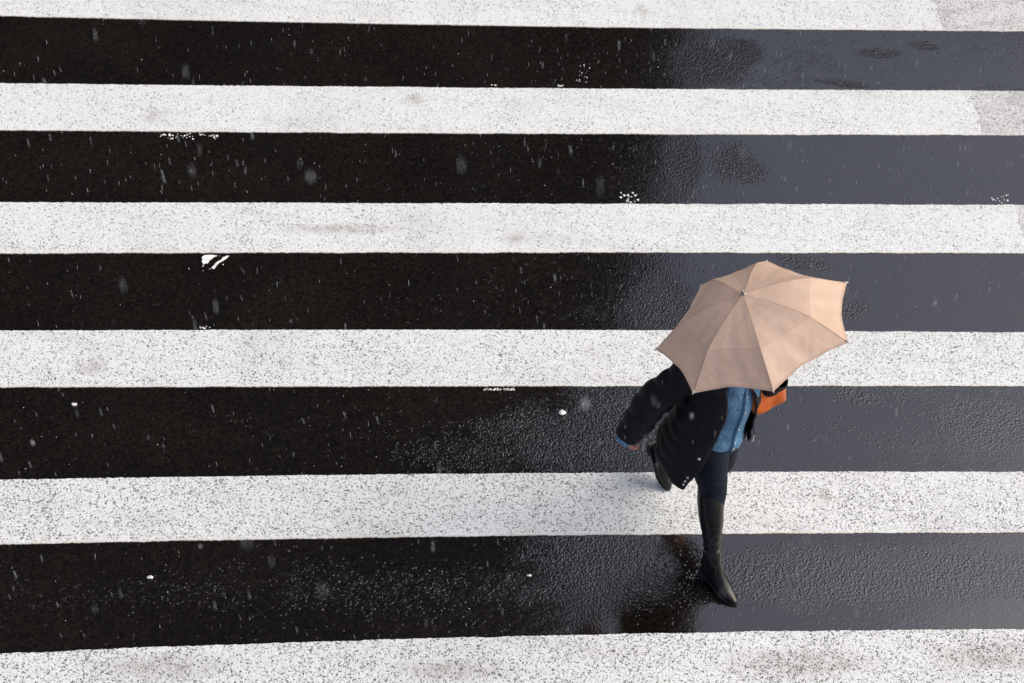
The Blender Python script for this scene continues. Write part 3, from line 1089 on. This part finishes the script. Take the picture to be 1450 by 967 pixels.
for i in range(NJ):
    z, cx, cy = A1[i]
    yw, a, bf = A2[i]
    bb_, t0, t1 = A3[i]
    r = arc(z, cx, cy, R(yw), a, bf, bb_, t0, t1)
    c = Vector((cx, cy, z))
    t = i / (NJ - 1)
    for k, p in enumerate(r):
        u_ = k / 89
        d = p - c
        quilt = 0.075 * abs(math.sin(math.pi * z / 0.085)) - 0.04
        fold = 0.022 * math.sin(u_ * 40 + 2 * math.sin(z * 9)) * max(0, 1 - t * 1.6) + 0.04 * noise.noise(p * 7)
        p = c + Vector((d.x, d.y, 0)) * (1 + quilt * 0.6 + fold)
        p.z = z
        low = max(0, 1 - i / 22)
        # the right front corner swings out and down, the left front is short
        p.z += low * (0.065 * (1 - math.exp(-(u_ / 0.15) ** 2)) + 0.20 * math.exp(-((1 - u_) / 0.22) ** 2))
        r[k] = p
    jr.append(r)
vs = loft(bm, jr, False)


def quilt_w(n_):
    def w(t, th):
        return 0.93 + 0.11 * abs(math.sin(math.pi * t * n_)) + 0.05 * noise.noise(Vector((math.cos(th) * 1.5, math.sin(th) * 1.5, t * 9)))
    return w


wrC = J['elR'] + (J['wrR'] - J['elR']) * 1.005
tube(bm, [J['shR'] + Vector((0.03, 0, 0.005)), J['shR'] + Vector((-0.012, 0, -0.02)), J['shR'] * 0.5 + J['elR'] * 0.5, J['elR'], J['elR'] * 0.5 + J['wrR'] * 0.5, wrC],
     [0.070, 0.085, 0.086, 0.084, 0.077, 0.061], 36, False, 80, wob=quilt_w(8))
wl_ = J['elL'] + (J['wrL'] - J['elL']) * 0.93
tube(bm, [J['shL'] - Vector((0.03, 0, -0.005)), J['shL'] + Vector((0.008, 0, -0.02)), J['shL'] * 0.5 + J['elL'] * 0.5, J['elL'], J['elL'] * 0.5 + J['wrL'] * 0.5, wl_],
     [0.058, 0.066, 0.064, 0.060, 0.054, 0.047], 36, False, 80, wob=quilt_w(8))
me = bpy.data.meshes.new('t')
bm.to_mesh(me)
bm.free()
tmp = bpy.data.objects.new('t', me)
COL.objects.link(tmp)
md = tmp.modifiers.new('s', 'SOLIDIFY')
md.thickness = 0.008
md.offset = -1
dg = bpy.context.evaluated_depsgraph_get()
res = bpy.data.meshes.new_from_object(tmp.evaluated_get(dg))
bpy.data.objects.remove(tmp)
bm = bmesh.new()
bm.from_mesh(res)
jacket = link('jacket', bm, 'jacket', person)
# stand-up collar
bm = bmesh.new()
cr_ = []
for z, rr in ((1.385, .088), (1.42, .083), (1.45, .086), (1.452, .079), (1.39, .078)):
    cr_.append(arc(z, 1.072 + (z - 1.38) * 0.1, 6.432, R(12), rr, rr * 0.95, rr, 30, 30, 48))
loft(bm, cr_, False)
link('collar', bm, 'jacket', jacket)
# snap buttons along the right front edge, read off the photograph


def near_surface(px, py, z0, z1):
    """nearest jacket point on the line of sight through the pixel"""
    best = None
    o = Vector((0, 0, CAM_H))
    a = at(px, py, 0.5)
    d = (a - o).normalized()
    hit, loc, nrm, _ = jacket.ray_cast(o, d)
    return (loc, nrm, d) if hit else (at(px, py, (z0 + z1) / 2), -d, d)


bpy.context.view_layer.update()
for px, py, r in ((990, 650, 0.0075), (973.5, 676.5, 0.0068), (970.3, 681.5, 0.0068), (967.6, 686, 0.0062)):
    loc, nrm, d = near_surface(px, py, 0.7, 0.8)
    if nrm.dot(d) > 0:
        nrm = -nrm
    bm = bmesh.new()
    disc_stud(bm, loc + nrm * 0.001, nrm, r, 0.004)
    link('button', bm, 'pearl', jacket)
# zip pull hanging from the left front edge with its cord
bm = bmesh.new()
za, zb = at(1066.5, 604, 0.86), at(1067.5, 617, 0.80)
tube(bm, [za + Vector((0, 0, .03)), za, (za + zb) / 2 + Vector((.004, 0, 0)), zb], [0.003, 0.0025, 0.002, 0.002], 8, True, 12)
pull = link('drawcord', bm, 'jacket', jacket)
bm = bmesh.new()
tube(bm, [zb, zb - Vector((0, 0, .02)), zb - Vector((0, 0, .036)), zb - Vector((0, 0, .044))], [0.0022, 0.0022, 0.0055, 0.004], 10)
link('cord_end', bm, 'pearl', pull)

# shirt cuff showing below the right sleeve
bm = bmesh.new()
ad = (J['wrR'] - J['elR']).normalized()
cc = J['wrR'] + at(884.5, 620, 0.875) - at(887.5, 618, 0.875)
tube(bm, [cc - ad * 0.05, cc - ad * 0.005, cc + ad * 0.012], [0.040, 0.0465, 0.0455], 28, False)
link('shirt_cuff', bm, 'denim', shirt)

# ------------------------------------------------------------------ tan leather bag
BLp, BRp = at(1069, 591, 1.14), at(1115, 567, 1.17)
bx = (BRp - BLp)
bxl = bx.length
bx.normalize()
bdep = Vector((-bx.y, bx.x, 0)).normalized()    # away from the camera
if bdep.y < 0:
    bdep = -bdep
bag = empty('shoulder_bag', BLp)
tag(bag, 'orange tan leather bag tucked under the walker\'s arm below the umbrella rim', 'bag')
bm = bmesh.new()
rows = []
for i in range(15):
    t = i / 14
    wid = 1.0 + 0.10 * math.sin(math.pi * t)
    dp = 0.135 * (1 - 0.75 * t) + 0.012
    cen = BLp + bx * (bxl / 2) + bdep * 0.07 + Vector((0, 0, 0.26 * t)) - bx * 0.05 * t
    ring = []
    for k in range(40):
        th = 2 * math.pi * k / 40
        c, s = math.cos(th), math.sin(th)
        r = (abs(c) ** 7 + abs(s) ** 7) ** (-1 / 7)
        p = cen + bx * (bxl / 2 * wid * c * r) + bdep * (dp / 2 * s * r)
        p += bdep * 0.006 * noise.noise(p * 18) + bx * 0.006 * noise.noise(p * 15 + Vector((3, 0, 0)))
        ring.append(p)
    if i == 0:
        cI = sum(ring, Vector()) / 40
        rows.append([cI + (p - cI) * 0.93 for p in ring])
        for j in range(40):
            ring[j] = ring[j] + Vector((0, 0, 0.010))
    rows.append(ring)
loft(bm, rows, True, True, True)
bmesh.ops.recalc_face_normals(bm, faces=bm.faces)
link('bag_body', bm, 'tan', bag)
topc = BLp + bx * (bxl / 2 - 0.05) + bdep * 0.07 + Vector((0, 0, 0.25))
bm = bmesh.new()
sp = [topc - bx * 0.06, topc - bx * 0.05 + Vector((-0.03, 0.0, 0.07)), J['shL'] + Vector((0.02, 0.02, 0.10)), topc + bx * 0.04 + Vector((0.0, 0.05, 0.08)), topc + bx * 0.06]
tube(bm, sp, [0.010] * 5, 10, True, 40, 0.35)
link('strap', bm, 'tan', bag)
for px, py, z in ((1075.5, 553.5, 1.2), (1055.5, 551.5, 1.27)):
    bm = bmesh.new()
    p = at(px, py, z)
    ring = [p + Vector((math.cos(t) * 0.014 + 0.3 * math.sin(t) * 0.012, math.sin(t) * 0.012, math.sin(t) * 0.016)) for t in [2 * math.pi * k / 18 for k in range(19)]]
    tube(bm, ring, [0.0032] * 19, 8, False)
    link('buckle', bm, 'brass', bag)

# ------------------------------------------------------------------ falling sleet
bm = bmesh.new()
fall = Vector((0.10, -0.05, -1)).normalized()
for i in range(9000):
    big = i < 480
    x, y, z = random.uniform(-4.2, 4.6), random.uniform(1.0, 11), random.uniform(0.05, 7.6)
    c = Vector((x, y, z))
    far = (c - Vector((0, 0, CAM_H))).length
    if far < 2.2 or (big and far > 6.0):
        continue
    dd = (fall + Vector((random.gauss(0, .07), random.gauss(0, .07), 0))).normalized()
    ln = random.uniform(0.008, 0.018) if big else random.uniform(0.014, 0.040)
    r = random.uniform(0.0012, 0.0026) if big else random.uniform(0.0004, 0.0008)
    tube(bm, [c - dd * ln * 0.5, c - dd * ln * 0.15, c + dd * ln * 0.25, c + dd * ln * 0.5], [r * 0.3, r, r * 1.1, r * 0.3], 5)
tag(link('falling_sleet', bm, 'sleet'), kind='stuff')
